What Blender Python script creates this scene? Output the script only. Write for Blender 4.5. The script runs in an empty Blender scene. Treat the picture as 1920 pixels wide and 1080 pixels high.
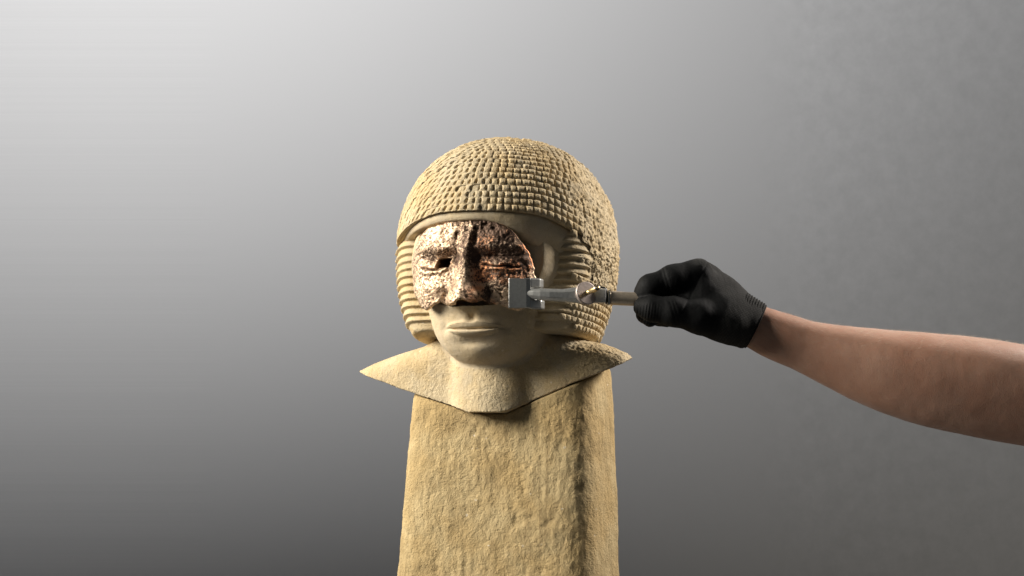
import bpy, math, random
import numpy as np
from mathutils import Vector

random.seed(7); np.random.seed(7)
S = 0.0006                     # metres per modelling unit
FLOOR = 1500.0                 # floor lies 1500 units under the middle of the head
D = 2.5                        # camera distance to the head axis in metres
DU = D / S
R = math.radians
scene = bpy.context.scene

# ------------------------------------------------------------------ camera
cam_d = bpy.data.cameras.new('camera'); cam = bpy.data.objects.new('camera', cam_d)
scene.collection.objects.link(cam); scene.camera = cam
cam.location = (0, -D, (FLOOR - 400) * S)
cam.rotation_euler = (R(90), 0, 0)
cam_d.sensor_width = 36; cam_d.lens = 36 * D / (1920 * S)
cam_d.shift_y = 360 / 1920
cam_d.clip_start = 0.05; cam_d.clip_end = 100

# ------------------------------------------------------------------ world, lamps, exposure
world = bpy.data.worlds.new('World'); scene.world = world; world.use_nodes = True
bg = world.node_tree.nodes['Background']
bg.inputs[0].default_value = (0.84, 0.92, 1.0, 1); bg.inputs[1].default_value = 0.06
HZ = FLOOR * S

def area(name, loc, aim, sx, sy, power, col, spread=180):
    l = bpy.data.lights.new(name, 'AREA'); l.shape = 'RECTANGLE'; l.size = sx; l.size_y = sy
    l.energy = power; l.color = col; l.spread = R(spread)
    o = bpy.data.objects.new(name, l); scene.collection.objects.link(o)
    o.location = loc
    o.rotation_euler = (Vector(aim) - Vector(loc)).to_track_quat('-Z', 'Y').to_euler()
    return o
KEY = area('key_lamp', (-1.80, -0.34, HZ + 0.74), (-0.08, -0.02, HZ - 0.08), 0.95, 0.95, 15.5, (1.0, 0.945, 0.85), 60)
RIM = area('side_lamp', (1.30, 0.30, HZ + 0.72), (0.16, -0.06, HZ - 0.05), 0.40, 0.40, 6.6, (1.0, 0.93, 0.86), 70)
WALL_L = area('wall_lamp', (-0.682, -0.252, 1.449), (-0.7733, 0.2708, 2.2966), 0.888, 0.114, 99, (1.0, 1.0, 1.0))
scene.view_settings.view_transform = 'Standard'; scene.view_settings.look = 'None'
scene.view_settings.exposure = 0; scene.view_settings.gamma = 1

# ------------------------------------------------------------------ helpers
C = scene.collection
def Q(px, py, y):
    """photo position at depth y (units) -> modelling coordinates (x, y, w)"""
    k = (DU + y) / DU
    return np.array([(px - 960) * k, y, -400 + (900 - py) * k])

def hash3(ix, iy, iz, seed):
    h = (ix.astype(np.uint32) * np.uint32(374761393) + iy.astype(np.uint32) * np.uint32(668265263)
         + iz.astype(np.uint32) * np.uint32(2147483647) + np.uint32((seed * 974634721) & 0xffffffff))
    h = (h ^ (h >> np.uint32(13))) * np.uint32(1274126177)
    h = (h ^ (h >> np.uint32(15))) * np.uint32(2246822519)
    h ^= h >> np.uint32(16)
    return (h & np.uint32(0xffffff)).astype(np.float32) / 16777215.0 * 2 - 1

def noise(P, size, seed=0):
    p = np.asarray(P, np.float32) / size
    i = np.floor(p).astype(np.int64); f = p - i
    f = f * f * (3 - 2 * f)
    out = 0
    for dx in (0, 1):
        for dy in (0, 1):
            for dz in (0, 1):
                wgt = (f[:, 0] if dx else 1 - f[:, 0]) * (f[:, 1] if dy else 1 - f[:, 1]) * (f[:, 2] if dz else 1 - f[:, 2])
                out = out + wgt * hash3(i[:, 0] + dx + 5000, i[:, 1] + dy + 5000, i[:, 2] + dz + 5000, seed)
    return out

def fbm(P, size, octv=4, seed=0, gain=0.55):
    P = np.asarray(P, np.float32); a = 1.0; out = 0; tot = 0
    for k in range(octv):
        out = out + a * noise(P + 17.3 * k, size / 2 ** k, seed + k); tot += a; a *= gain
    return out / tot

def sstep(a, b, x):
    t = np.clip((x - a) / (b - a), 0, 1); return t * t * (3 - 2 * t)
def smin(a, b, k):
    h = np.clip(0.5 + 0.5 * (b - a) / k, 0, 1); return b + (a - b) * h - k * h * (1 - h)
def smax(a, b, k): return -smin(-a, -b, k)
def gau(x, s): return np.exp(-(x / s) ** 2)

def grid(lo, hi, h):
    ax = [np.arange(lo[i], hi[i] + h, h, dtype=np.float32) for i in range(3)]
    return ax, np.meshgrid(*ax, indexing='ij', sparse=True)

CORN = np.array([(x, y, z) for x in (0, 1) for y in (0, 1) for z in (0, 1)])
EDGES = [(a, b) for a in range(8) for b in range(a + 1, 8) if np.abs(CORN[a] - CORN[b]).sum() == 1]
def surface_nets(F, lo, h):
    """level set F = 0 as a quad mesh"""
    F = np.ascontiguousarray(F, np.float32); ins = F < 0
    n = np.array(F.shape)
    cnt = np.zeros(n - 1, np.int8)
    for c in CORN:
        cnt += ins[c[0]:c[0] + n[0] - 1, c[1]:c[1] + n[1] - 1, c[2]:c[2] + n[2] - 1]
    act = (cnt > 0) & (cnt < 8)
    cell = np.argwhere(act)
    idx = np.full(n - 1, -1, np.int32); idx[act] = np.arange(len(cell))
    val = np.stack([F[cell[:, 0] + c[0], cell[:, 1] + c[1], cell[:, 2] + c[2]] for c in CORN], 1)
    acc = np.zeros((len(cell), 3)); num = np.zeros(len(cell))
    for a, b in EDGES:
        va, vb = val[:, a], val[:, b]
        m = (va < 0) != (vb < 0)
        t = np.where(m, va / np.where(m, va - vb, 1), 0)
        pt = CORN[a] + t[:, None] * (CORN[b] - CORN[a])
        acc += pt * m[:, None]; num += m
    V = (cell + acc / num[:, None]) * h + np.array(lo)
    quads = []
    for ax in range(3):
        o1, o2 = [(1, 2), (2, 0), (0, 1)][ax]
        sl = [slice(1, -1)] * 3; sl[ax] = slice(0, -1)
        sh = [slice(1, -1)] * 3; sh[ax] = slice(1, None)
        a = ins[tuple(sl)]; b = ins[tuple(sh)]
        for flip, m in ((False, a & ~b), (True, ~a & b)):
            e = np.argwhere(m)
            if not len(e): continue
            e[:, o1] += 1; e[:, o2] += 1
            def at(d1, d2):
                q = e.copy(); q[:, o1] -= d1; q[:, o2] -= d2
                return idx[q[:, 0], q[:, 1], q[:, 2]]
            q = np.stack([at(1, 1), at(0, 1), at(0, 0), at(1, 0)], 1)
            quads.append(q[:, ::-1] if flip else q)
    return V, np.concatenate(quads)

def vnormals(V, Fq):
    n = np.cross(V[Fq[:, 2]] - V[Fq[:, 0]], V[Fq[:, 3]] - V[Fq[:, 1]])
    out = np.zeros_like(V)
    for k in range(4):
        for c in range(3):
            out[:, c] += np.bincount(Fq[:, k], n[:, c], len(V))
    return out / np.maximum(np.linalg.norm(out, axis=1), 1e-9)[:, None]

def relax(V, Fq, it=1, lam=0.5):
    for _ in range(it):
        s = np.zeros_like(V); c = np.zeros(len(V))
        for a, b in ((0, 1), (1, 2), (2, 3), (3, 0)):
            for p, q in ((a, b), (b, a)):
                for k in range(3): s[:, k] += np.bincount(Fq[:, p], V[Fq[:, q], k], len(V))
                c += np.bincount(Fq[:, p], minlength=len(V))
        V = V + lam * (s / np.maximum(c, 1)[:, None] - V)
    return V

def mesh_obj(name, V, F, mat, parent=None, normals=None, attrs=None, smooth=True):
    """V in modelling units (world aligned); linked as one mesh object"""
    V = np.asarray(V, np.float64)
    W = np.stack([V[:, 0] * S, V[:, 1] * S, (V[:, 2] + FLOOR) * S], 1)
    if parent is not None: W = W - np.array(parent['base'])
    me = bpy.data.meshes.new(name)
    if isinstance(F, np.ndarray):
        nv = F.shape[1]
        me.vertices.add(len(W)); me.vertices.foreach_set('co', W.astype(np.float32).ravel())
        me.loops.add(F.size); me.loops.foreach_set('vertex_index', F.astype(np.int32).ravel())
        me.polygons.add(len(F)); me.polygons.foreach_set('loop_start', np.arange(0, F.size, nv, dtype=np.int32))
        me.update(calc_edges=True)
    else:
        me.from_pydata(W.tolist(), [], F); me.update()
    me.polygons.foreach_set('use_smooth', [smooth] * len(me.polygons))
    if attrs:
        for k, a in attrs.items():
            at = me.attributes.new(k, 'FLOAT', 'POINT'); at.data.foreach_set('value', np.asarray(a, np.float32))
    if normals is not None: me.normals_split_custom_set_from_vertices(normals.tolist())
    me.materials.append(mat)
    o = bpy.data.objects.new(name, me); C.objects.link(o)
    if parent is not None:
        p = parent
        if parent.type != 'EMPTY' or parent.parent is not None: pass
        o.parent = p; o['base'] = list(parent['base'])
    else:
        o['base'] = [0.0, 0.0, 0.0]
    return o

def thing(name, base, label, cat):
    o = bpy.data.objects.new(name, None); C.objects.link(o)
    b = [base[0] * S, base[1] * S, (base[2] + FLOOR) * S]
    o.location = b; o['base'] = b; o['label'] = label; o['category'] = cat
    o.empty_display_size = 0.02
    return o

def sub(V, F, mask, nrm, attrs=None):
    """faces F[mask] with their own vertices"""
    f = F[mask]; ids, inv = np.unique(f, return_inverse=True)
    a = {k: v[ids] for k, v in attrs.items()} if attrs else None
    return V[ids], inv.reshape(f.shape), (nrm[ids] if nrm is not None else None), a

PHI = R(20); cp, sp = math.cos(PHI), math.sin(PHI)
AX = -8.0                                             # head axis, units from the picture's middle
def head(L):
    """head coordinates (u right, v back, w up) -> modelling coordinates"""
    L = np.asarray(L, np.float64)
    return np.stack([AX + L[:, 0] * cp + L[:, 1] * sp, -L[:, 0] * sp + L[:, 1] * cp, L[:, 2]], 1)
def headn(N): return np.stack([N[:, 0] * cp + N[:, 1] * sp, -N[:, 0] * sp + N[:, 1] * cp, N[:, 2]], 1)

# ------------------------------------------------------------------ materials
def mat(name):
    m = bpy.data.materials.new(name); m.use_nodes = True
    nt = m.node_tree; b = nt.nodes['Principled BSDF']
    def nd(t, **k):
        n = nt.nodes.new(t)
        for a, v in k.items():
            if a in n.inputs: n.inputs[a].default_value = v
            else: setattr(n, a, v)
        return n
    return m, nt, b, nd
def ramp(nd, nt, src, stops):
    r = nd('ShaderNodeValToRGB'); e = r.color_ramp.elements
    while len(e) < len(stops): e.new(0.5)
    for i, (p, c) in enumerate(stops):
        e[i].position = p; e[i].color = (*c, 1) if len(c) == 3 else c
    nt.links.new(src, r.inputs[0]); return r.outputs[0]
def mixc(nd, nt, f, a, b, mode='MIX'):
    m = nd('ShaderNodeMix'); m.data_type = 'RGBA'; m.blend_type = mode
    for s, v in ((m.inputs[0], f), (m.inputs[6], a), (m.inputs[7], b)):
        if isinstance(v, (int, float)): s.default_value = v
        elif isinstance(v, tuple): s.default_value = (*v, 1)
        else: nt.links.new(v, s)
    return m.outputs[2]
def math_(nd, nt, op, a, b=0.0):
    m = nd('ShaderNodeMath'); m.operation = op
    for s, v in ((m.inputs[0], a), (m.inputs[1], b)):
        if isinstance(v, (int, float)): s.default_value = v
        else: nt.links.new(v, s)
    return m.outputs[0]

def stone(name, pale, ochre, stain, grain=1.0, streak=0.0):
    m, nt, b, nd = mat(name); L = nt.links.new
    tc = nd('ShaderNodeTexCoord').outputs['Object']
    big = nd('ShaderNodeTexNoise', Scale=16.0, Detail=5.0, Roughness=0.6); L(tc, big.inputs['Vector'])
    med = nd('ShaderNodeTexNoise', Scale=70.0, Detail=6.0, Roughness=0.65); L(tc, med.inputs['Vector'])
    fine = nd('ShaderNodeTexNoise', Scale=900.0, Detail=3.0, Roughness=0.7); L(tc, fine.inputs['Vector'])
    c = mixc(nd, nt, ramp(nd, nt, big.outputs[0], [(0.41, (0, 0, 0)), (0.60, (1, 1, 1))]), pale, ochre)
    gn = nd('ShaderNodeTexNoise', Scale=27.0, Detail=5.0, Roughness=0.65); L(tc, gn.inputs['Vector'])
    c = mixc(nd, nt, ramp(nd, nt, gn.outputs[0], [(0.50, (0, 0, 0)), (0.68, (0.6, 0.6, 0.6))]), c, (0.40, 0.35, 0.26) if not streak else tuple(x * 0.8 for x in stain))
    c = mixc(nd, nt, ramp(nd, nt, med.outputs[0], [(0.52, (0, 0, 0)), (0.75, (0.75, 0.75, 0.75))]), c, stain)
    c = mixc(nd, nt, ramp(nd, nt, fine.outputs[0], [(0.30, (0.55, 0.55, 0.55)), (0.48, (0, 0, 0))]), c, tuple(x * 0.62 for x in ochre))
    spk = nd('ShaderNodeTexVoronoi', Scale=420.0); L(tc, spk.inputs['Vector'])
    c = mixc(nd, nt, ramp(nd, nt, spk.outputs['Color'], [(0.955, (0, 0, 0)), (0.97, (0.5, 0.5, 0.5))]), c, (0.75, 0.68, 0.55))
    if streak:
        mp = nd('ShaderNodeMapping'); mp.inputs['Scale'].default_value = (190, 190, 9); L(tc, mp.inputs['Vector'])
        st = nd('ShaderNodeTexNoise', Scale=1.0, Detail=5.0, Roughness=0.6); L(mp.outputs[0], st.inputs['Vector'])
        c = mixc(nd, nt, ramp(nd, nt, st.outputs[0], [(0.5, (0, 0, 0)), (0.72, (streak,) * 3)]), c, tuple(x * 0.6 for x in stain))
    L(c, b.inputs['Base Color'])
    b.inputs['Roughness'].default_value = 0.92; b.inputs['Specular IOR Level'].default_value = 0.18
    g1 = nd('ShaderNodeTexNoise', Scale=520.0, Detail=4.0, Roughness=0.7); L(tc, g1.inputs['Vector'])
    g2 = nd('ShaderNodeTexNoise', Scale=150.0, Detail=5.0, Roughness=0.62); L(tc, g2.inputs['Vector'])
    pit = nd('ShaderNodeTexVoronoi', Scale=330.0); L(tc, pit.inputs['Vector'])
    pr = ramp(nd, nt, pit.outputs['Distance'], [(0.05, (0, 0, 0)), (0.32, (1, 1, 1))])
    pm = ramp(nd, nt, med.outputs[0], [(0.47, (0, 0, 0)), (0.6, (1, 1, 1))])
    g3 = nd('ShaderNodeTexNoise', Scale=290.0, Detail=4.0, Roughness=0.6); L(tc, g3.inputs['Vector'])
    h = math_(nd, nt, 'ADD', math_(nd, nt, 'ADD', g1.outputs[0], math_(nd, nt, 'MULTIPLY', g2.outputs[0], 1.2)), math_(nd, nt, 'MULTIPLY', g3.outputs[0], 1.0))
    if streak: h = math_(nd, nt, 'ADD', h, math_(nd, nt, 'MULTIPLY', st.outputs[0], 0.35))
    h = math_(nd, nt, 'ADD', h, math_(nd, nt, 'MULTIPLY', math_(nd, nt, 'MULTIPLY', pr, pm), 0.35))
    bp = nd('ShaderNodeBump'); bp.inputs['Distance'].default_value = 0.0011 * grain; bp.inputs['Strength'].default_value = 0.75
    L(h, bp.inputs['Height']); L(bp.outputs[0], b.inputs['Normal'])
    return m

M_HEAD = stone('carved_sandstone', (0.57, 0.465, 0.30), (0.53, 0.40, 0.22), (0.44, 0.335, 0.185), 1.25)
M_FACE = stone('smooth_sandstone', (0.575, 0.475, 0.33), (0.54, 0.425, 0.265), (0.48, 0.37, 0.215), 0.55)
M_PED = stone('rough_sandstone', (0.50, 0.385, 0.205), (0.46, 0.33, 0.155), (0.39, 0.28, 0.135), 1.5, 0.5)

def bronze():
    m, nt, b, nd = mat('cast_bronze'); L = nt.links.new
    tc = nd('ShaderNodeTexCoord').outputs['Object']
    n1 = nd('ShaderNodeTexNoise', Scale=430.0, Detail=6.0, Roughness=0.75); L(tc, n1.inputs['Vector'])
    n2 = nd('ShaderNodeTexNoise', Scale=60.0, Detail=4.0, Roughness=0.6); L(tc, n2.inputs['Vector'])
    at = nd('ShaderNodeAttribute'); at.attribute_name = 'patina_shade'
    cu = nd('ShaderNodeAttribute'); cu.attribute_name = 'copper'
    base = mixc(nd, nt, ramp(nd, nt, n2.outputs[0], [(0.35, (0, 0, 0)), (0.65, (1, 1, 1))]), (0.74, 0.56, 0.39), (0.62, 0.44, 0.29))
    base = mixc(nd, nt, cu.outputs['Fac'], base, (0.72, 0.29, 0.12))
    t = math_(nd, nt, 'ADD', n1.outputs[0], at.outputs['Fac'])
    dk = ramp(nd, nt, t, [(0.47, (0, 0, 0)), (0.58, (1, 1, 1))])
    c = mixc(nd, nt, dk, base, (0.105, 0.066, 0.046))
    L(c, b.inputs['Base Color'])
    b.inputs['Metallic'].default_value = 0.8
    rg = math_(nd, nt, 'ADD', math_(nd, nt, 'MULTIPLY', dk, 0.08), 0.48); L(rg, b.inputs['Roughness'])
    g = nd('ShaderNodeTexNoise', Scale=640.0, Detail=4.0, Roughness=0.7); L(tc, g.inputs['Vector'])
    h = math_(nd, nt, 'SUBTRACT', g.outputs[0], math_(nd, nt, 'MULTIPLY', dk, 0.3))
    bp = nd('ShaderNodeBump'); bp.inputs['Distance'].default_value = 0.0007; bp.inputs['Strength'].default_value = 0.8
    L(h, bp.inputs['Height']); L(bp.outputs[0], b.inputs['Normal'])
    return m
M_BRONZE = bronze()

def metal(name, col, rough, met=1.0, scale=300.0, bump=0.00015):
    m, nt, b, nd = mat(name); L = nt.links.new
    tc = nd('ShaderNodeTexCoord').outputs['Object']
    n = nd('ShaderNodeTexNoise', Scale=scale, Detail=5.0, Roughness=0.65); L(tc, n.inputs['Vector'])
    c = mixc(nd, nt, ramp(nd, nt, n.outputs[0], [(0.35, (0, 0, 0)), (0.7, (1, 1, 1))]), col, tuple(x * 0.72 for x in col))
    L(c, b.inputs['Base Color']); b.inputs['Metallic'].default_value = met
    L(math_(nd, nt, 'ADD', math_(nd, nt, 'MULTIPLY', n.outputs[0], 0.2), rough - 0.1), b.inputs['Roughness'])
    bp = nd('ShaderNodeBump'); bp.inputs['Distance'].default_value = bump; L(n.outputs[0], bp.inputs['Height']); L(bp.outputs[0], b.inputs['Normal'])
    return m
M_STEEL = metal('satin_steel', (0.43, 0.43, 0.405), 0.33, 0.92)
M_BAR = metal('lit_steel', (0.50, 0.50, 0.475), 0.34, 0.7)  # lighter copy of the steel, missing reflections put into its colour
M_PALE = metal('lit_block_steel', (0.52, 0.51, 0.48), 0.42, 0.3)  # paler steel for the pivot block, its bright reflection put into the colour
M_TUBE = metal('worn_tube_steel', (0.50, 0.42, 0.32), 0.33, 0.6)
M_DISC = metal('brown_disc_metal', (0.40, 0.335, 0.30), 0.5, 0.6)
M_BRASS = metal('brass', (0.80, 0.60, 0.30), 0.36, 0.8)
M_DARK = metal('dark_steel', (0.10, 0.095, 0.09), 0.4)

def glove_mat(name, knit):
    m, nt, b, nd = mat(name); L = nt.links.new
    tc = nd('ShaderNodeTexCoord').outputs['Object']
    at = nd('ShaderNodeAttribute'); at.attribute_name = 'knit'
    mp = nd('ShaderNodeMapping'); mp.inputs['Rotation'].default_value = (0, R(26), 0); mp.inputs['Scale'].default_value = (780, 780, 780)
    L(tc, mp.inputs['Vector'])
    w1 = nd('ShaderNodeTexWave'); w1.inputs['Scale'].default_value = 0.32; w1.inputs['Distortion'].default_value = 0.6; w1.bands_direction = 'X'
    w2 = nd('ShaderNodeTexWave'); w2.inputs['Scale'].default_value = 0.32; w2.inputs['Distortion'].default_value = 0.6; w2.bands_direction = 'Z'
    L(mp.outputs[0], w1.inputs['Vector']); L(mp.outputs[0], w2.inputs['Vector'])
    wv = math_(nd, nt, 'MULTIPLY', w1.outputs['Fac'], w2.outputs['Fac'])
    n = nd('ShaderNodeTexNoise', Scale=120.0, Detail=5.0); L(tc, n.inputs['Vector'])
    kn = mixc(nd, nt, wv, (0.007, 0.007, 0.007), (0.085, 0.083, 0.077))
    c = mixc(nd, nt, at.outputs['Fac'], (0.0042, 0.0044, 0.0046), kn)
    L(c, b.inputs['Base Color'])
    L(math_(nd, nt, 'ADD', math_(nd, nt, 'MULTIPLY', at.outputs['Fac'], 0.2), 0.70), b.inputs['Roughness'])
    b.inputs['Specular IOR Level'].default_value = 0.14
    h = math_(nd, nt, 'ADD', math_(nd, nt, 'MULTIPLY', math_(nd, nt, 'MULTIPLY', wv, at.outputs['Fac']), 0.7), math_(nd, nt, 'MULTIPLY', n.outputs[0], 0.6))
    bp = nd('ShaderNodeBump'); bp.inputs['Distance'].default_value = 0.0009; L(h, bp.inputs['Height']); L(bp.outputs[0], b.inputs['Normal'])
    return m
M_GLOVE = glove_mat('black_coated_knit', 0)

def skin():
    m, nt, b, nd = mat('skin'); L = nt.links.new
    tc = nd('ShaderNodeTexCoord').outputs['Object']
    n1 = nd('ShaderNodeTexNoise', Scale=22.0, Detail=5.0, Roughness=0.6); L(tc, n1.inputs['Vector'])
    n2 = nd('ShaderNodeTexNoise', Scale=240.0, Detail=5.0, Roughness=0.7); L(tc, n2.inputs['Vector'])
    c = mixc(nd, nt, ramp(nd, nt, n1.outputs[0], [(0.35, (0, 0, 0)), (0.68, (1, 1, 1))]), (0.40, 0.235, 0.165), (0.35, 0.185, 0.122))
    c = mixc(nd, nt, ramp(nd, nt, n2.outputs[0], [(0.55, (0, 0, 0)), (0.78, (0.5, 0.5, 0.5))]), c, (0.26, 0.135, 0.09))
    L(c, b.inputs['Base Color']); b.inputs['Roughness'].default_value = 0.47
    b.inputs['Specular IOR Level'].default_value = 0.35
    b.inputs['Sheen Weight'].default_value = 0.12; b.inputs['Sheen Roughness'].default_value = 0.4
    b.inputs['Subsurface Weight'].default_value = 0.18; b.inputs['Subsurface Radius'].default_value = (0.006, 0.0025, 0.0015)
    b.inputs['Subsurface Scale'].default_value = 1.0
    vo = nd('ShaderNodeTexVoronoi', Scale=900.0); L(tc, vo.inputs['Vector'])
    h = math_(nd, nt, 'ADD', vo.outputs['Distance'], n2.outputs[0])
    bp = nd('ShaderNodeBump'); bp.inputs['Distance'].default_value = 0.00022; bp.inputs['Strength'].default_value = 0.6
    L(h, bp.inputs['Height']); L(bp.outputs[0], b.inputs['Normal'])
    return m
M_SKIN = skin()
def plain(name, col, rough):
    m, nt, b, nd = mat(name); b.inputs['Base Color'].default_value = (*col, 1); b.inputs['Roughness'].default_value = rough; return m
M_HAIR = plain('fair_hair', (0.5, 0.40, 0.30), 0.5)

def wall_mat():
    m, nt, b, nd = mat('grey_painted_wall'); L = nt.links.new
    tc = nd('ShaderNodeTexCoord').outputs['Object']
    sx = nd('ShaderNodeSeparateXYZ'); L(tc, sx.inputs[0])
    right = nd('ShaderNodeMapRange'); L(sx.outputs[0], right.inputs[0])
    for i, v in zip((1, 2, 3, 4), (0.42, 0.56, 0.0, 1.0)): right.inputs[i].default_value = v
    left = nd('ShaderNodeMapRange'); L(sx.outputs[0], left.inputs[0])
    for i, v in zip((1, 2, 3, 4), (-0.53, -0.58, 0.0, 1.0)): left.inputs[i].default_value = v
    n1 = nd('ShaderNodeTexNoise', Scale=44.0, Detail=7.0, Roughness=0.62); L(tc, n1.inputs['Vector'])
    mp = nd('ShaderNodeMapping'); mp.inputs['Scale'].default_value = (0.12, 1, 330); L(tc, mp.inputs['Vector'])
    n2 = nd('ShaderNodeTexNoise', Scale=1.0, Detail=4.0, Roughness=0.6); L(mp.outputs[0], n2.inputs['Vector'])
    a = math_(nd, nt, 'MULTIPLY', math_(nd, nt, 'SUBTRACT', n1.outputs[0], 0.5), math_(nd, nt, 'MULTIPLY', right.outputs[0], 0.28))
    s = math_(nd, nt, 'MULTIPLY', math_(nd, nt, 'SUBTRACT', n2.outputs[0], 0.5), math_(nd, nt, 'MULTIPLY', left.outputs[0], 0.12))
    k = math_(nd, nt, 'ADD', math_(nd, nt, 'ADD', a, s), 1.0)
    g = nd('ShaderNodeCombineXYZ')
    for i, v in enumerate((0.447, 0.443, 0.443)): L(math_(nd, nt, 'MULTIPLY', k, v), g.inputs[i])
    L(g.outputs[0], b.inputs['Base Color']); b.inputs['Roughness'].default_value = 0.9
    b.inputs['Specular IOR Level'].default_value = 0.1
    return m
M_WALL = wall_mat()

# ------------------------------------------------------------------ the setting: studio wall and floor
WY = 1.6 / S
def slab(name, lo, hi, m):
    V = np.array([(x, y, z) for x in (lo[0], hi[0]) for y in (lo[1], hi[1]) for z in (lo[2], hi[2])], float)
    F = [(0, 1, 3, 2), (4, 6, 7, 5), (0, 4, 5, 1), (2, 3, 7, 6), (0, 2, 6, 4), (1, 5, 7, 3)]
    o = mesh_obj(name, V, F, m, smooth=False); o['kind'] = 'structure'; return o
slab('wall', (-7000, WY, -FLOOR), (7000, WY + 200, 3600), M_WALL)
slab('floor', (-7000, -6000, -FLOOR - 150), (7000, WY - 1, -FLOOR), plain('dark_floor', (0.2, 0.2, 0.2), 0.7))

# ------------------------------------------------------------------ statue: face, neck and shoulders
TAU = R(6); ct, st_ = math.cos(TAU), math.sin(TAU)
A_, B_, H_, PW, WC = 203.0, 226.0, 217.0, 2.25, 15.0
HAIR, BOT = 56.0, -141.0
def tilt(u, v, w): return u, v * ct - w * st_, v * st_ + w * ct
def hair_drop(a): return np.where(a > 0, 34 * sstep(0.55, 1.4, a), 26 * sstep(0.2, 1.2, -a))
def untilt(L): return np.stack([L[:, 0], L[:, 1] * ct + L[:, 2] * st_, -L[:, 1] * st_ + L[:, 2] * ct], 1)
def dome(u, v, w):
    rad = np.sqrt((u / A_) ** 2 + (v / B_) ** 2)
    up = (rad ** PW + (np.maximum(w - WC, 0) / H_) ** PW) ** (1 / PW)
    low = np.maximum(WC - w, 0) / 155
    return (up / (1 - 0.165 * low ** 1.8) - 1) * 205

BX = np.array([-314., -155, -30, 30, 140, 276]); BZ = np.array([-187., -239, -277, -277, -234, -184])
def bot_edge(u, v=-95.0): return np.interp(u, BX, BZ) + 0.21 * (v + 95) * sstep(15, 90, u)
TX = np.array([-314., -290, -240, -200, -150, -100, 0, 100, 150, 195, 236, 276]); TZ = np.array([-187., -176, -166, -158, -148, -128, -110, -124, -142, -148, -158, -184])
def top_edge(u): return np.interp(u, TX, TZ)

def face_sdf(u, v, w):
    ex = 2.7
    wid = 150 - 26 * sstep(-20, -105, w)
    r = ((np.abs(u) / wid) ** ex + (np.abs(v + 60) / 137) ** ex) ** (1 / ex)
    k = np.sqrt(r ** 2 + ((w + 5) / 165) ** 2)
    e1 = (k - 1) * 125
    r2 = ((np.abs(u) / 98) ** 2.3 + (np.abs(v + 93) / 91) ** 2.3) ** (1 / 2.3)
    e2 = (np.sqrt(r2 ** 2 + ((w + 104) / 92) ** 2) - 1) * 85
    return smin(e1, e2, 42)
h = 1.8
(ax, (u, v, w)) = grid((-322, -222, -296), (286, 90, 112), h)
F = face_sdf(u, v, w)
nr = 93 + 5 * sstep(-150, -260, w)
neck = np.sqrt((u + 2) ** 2 + (v + 31) ** 2) - nr
neck = np.maximum(neck, np.maximum(w + 90, bot_edge(u, v) - w))
F = smin(F, neck, 7)
half = np.where(u < 0, 327, 290)
lens = (np.sqrt((u / half) ** 2 + ((v + 16) / 78) ** 2) - 1) * 78
top = smax(lens, (w - top_edge(u)) * 0.93, 46)
chest = np.maximum(top, (bot_edge(u, v) - w) * 0.95)
F = smin(F, chest, 9)
F = np.maximum(F, (bot_edge(u, v) - w) * 0.95)
# hollow behind the bronze: the old face has broken away
cut = np.maximum((np.sqrt(np.abs((u - 2) / 121) ** 2.4 + np.abs((w - 4) / 92) ** 2.4) - 1) * 100, v + 152)
F = smax(F, -cut, 4)
V, Fq = surface_nets(F, (-322, -222, -296), h); del F
V = relax(V, Fq, 1, 0.4)
N = vnormals(V, Fq)
U, Vv, Ww = V.T
front = sstep(-0.2, -0.6, N[:, 1]) * (Vv < -90)
WM = -128.5
wm = WM + 2.2 * (U / 55) ** 2
tt = np.clip(1 - (U / 56) ** 2, 0, 1)
hu = 14.0 * tt ** 0.7 * (1 - 0.18 * gau(U, 9)); hl = 15.5 * np.clip(1 - (U / 50) ** 2, 0, 1) ** 0.6
du = (Ww - wm); inm = np.abs(U) < 56
upl = inm & (du >= 0) & (du < hu + 3); lol = inm & (du < 0) & (-du < hl + 2)
xu = np.clip(du / np.maximum(hu, 1), 0, 1.3); xl = np.clip(-du / np.maximum(hl, 1), 0, 1.3)
d = np.zeros(len(V))
d += np.where(inm & (du >= 0), 8.5 * tt ** 0.5 * 0.8 * (1 - sstep(0.9, 1.1, xu)) * (0.55 + 0.45 * xu), 0)
d += np.where(inm & (du < 0), 8.0 * np.clip(1 - (U / 52) ** 2, 0, 1) ** 0.5 * np.sin(np.pi * np.clip(xl, 0, 1) ** 0.75) , 0)
d += np.where(inm, 2.2 * gau(du - hu - 1.0, 1.8) * tt ** 0.3, 0)
d -= 4.0 * gau(du, 2.0) * sstep(60, 48, np.abs(U))
d -= 5.0 * gau(np.abs(U) - 58, 9) * gau(Ww - WM - 3, 9)
d -= 5.5 * gau(U, 34) * gau(Ww + 151, 8)
d += 6.0 * gau(U, 26) * gau(Ww + 172, 17)
d += 4.0 * gau(U, 48) * gau(Ww - WM, 26)
d -= 3.0 * gau(np.abs(U) - 72, 16) * gau(Ww + 112, 24)
ph = gau(U - 3, 8) * sstep(-120, -112, Ww) * sstep(-74, -86, Ww)
d -= ph * (5.5 + 3.0 * fbm(V, 7, 3, 11))
d += 34 * gau(U - 1, 27) * gau(Ww + 80, 15) + 9 * gau(U, 90) * gau(Ww + 82, 12)                     # stump of the nose
V[:, 1] -= d * front
N = vnormals(V, Fq)
rough = 0.25 + 1.1 * sstep(55, 105, U) * sstep(-40, -80, Ww) * sstep(-200, -150, Ww) \
    + 1.3 * sstep(120, 200, U) * sstep(-120, -150, Ww) + 0.9 * sstep(0.1, 0.45, fbm(V, 60, 3, 5)) * (Ww < -150) \
    + 1.2 * gau(Ww + 84, 14) * front
V += N * (rough * fbm(V, 4.2, 2, 3, 0.7) * 0.95 + 0.7 * fbm(V, 45, 2, 4))[:, None]
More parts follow.
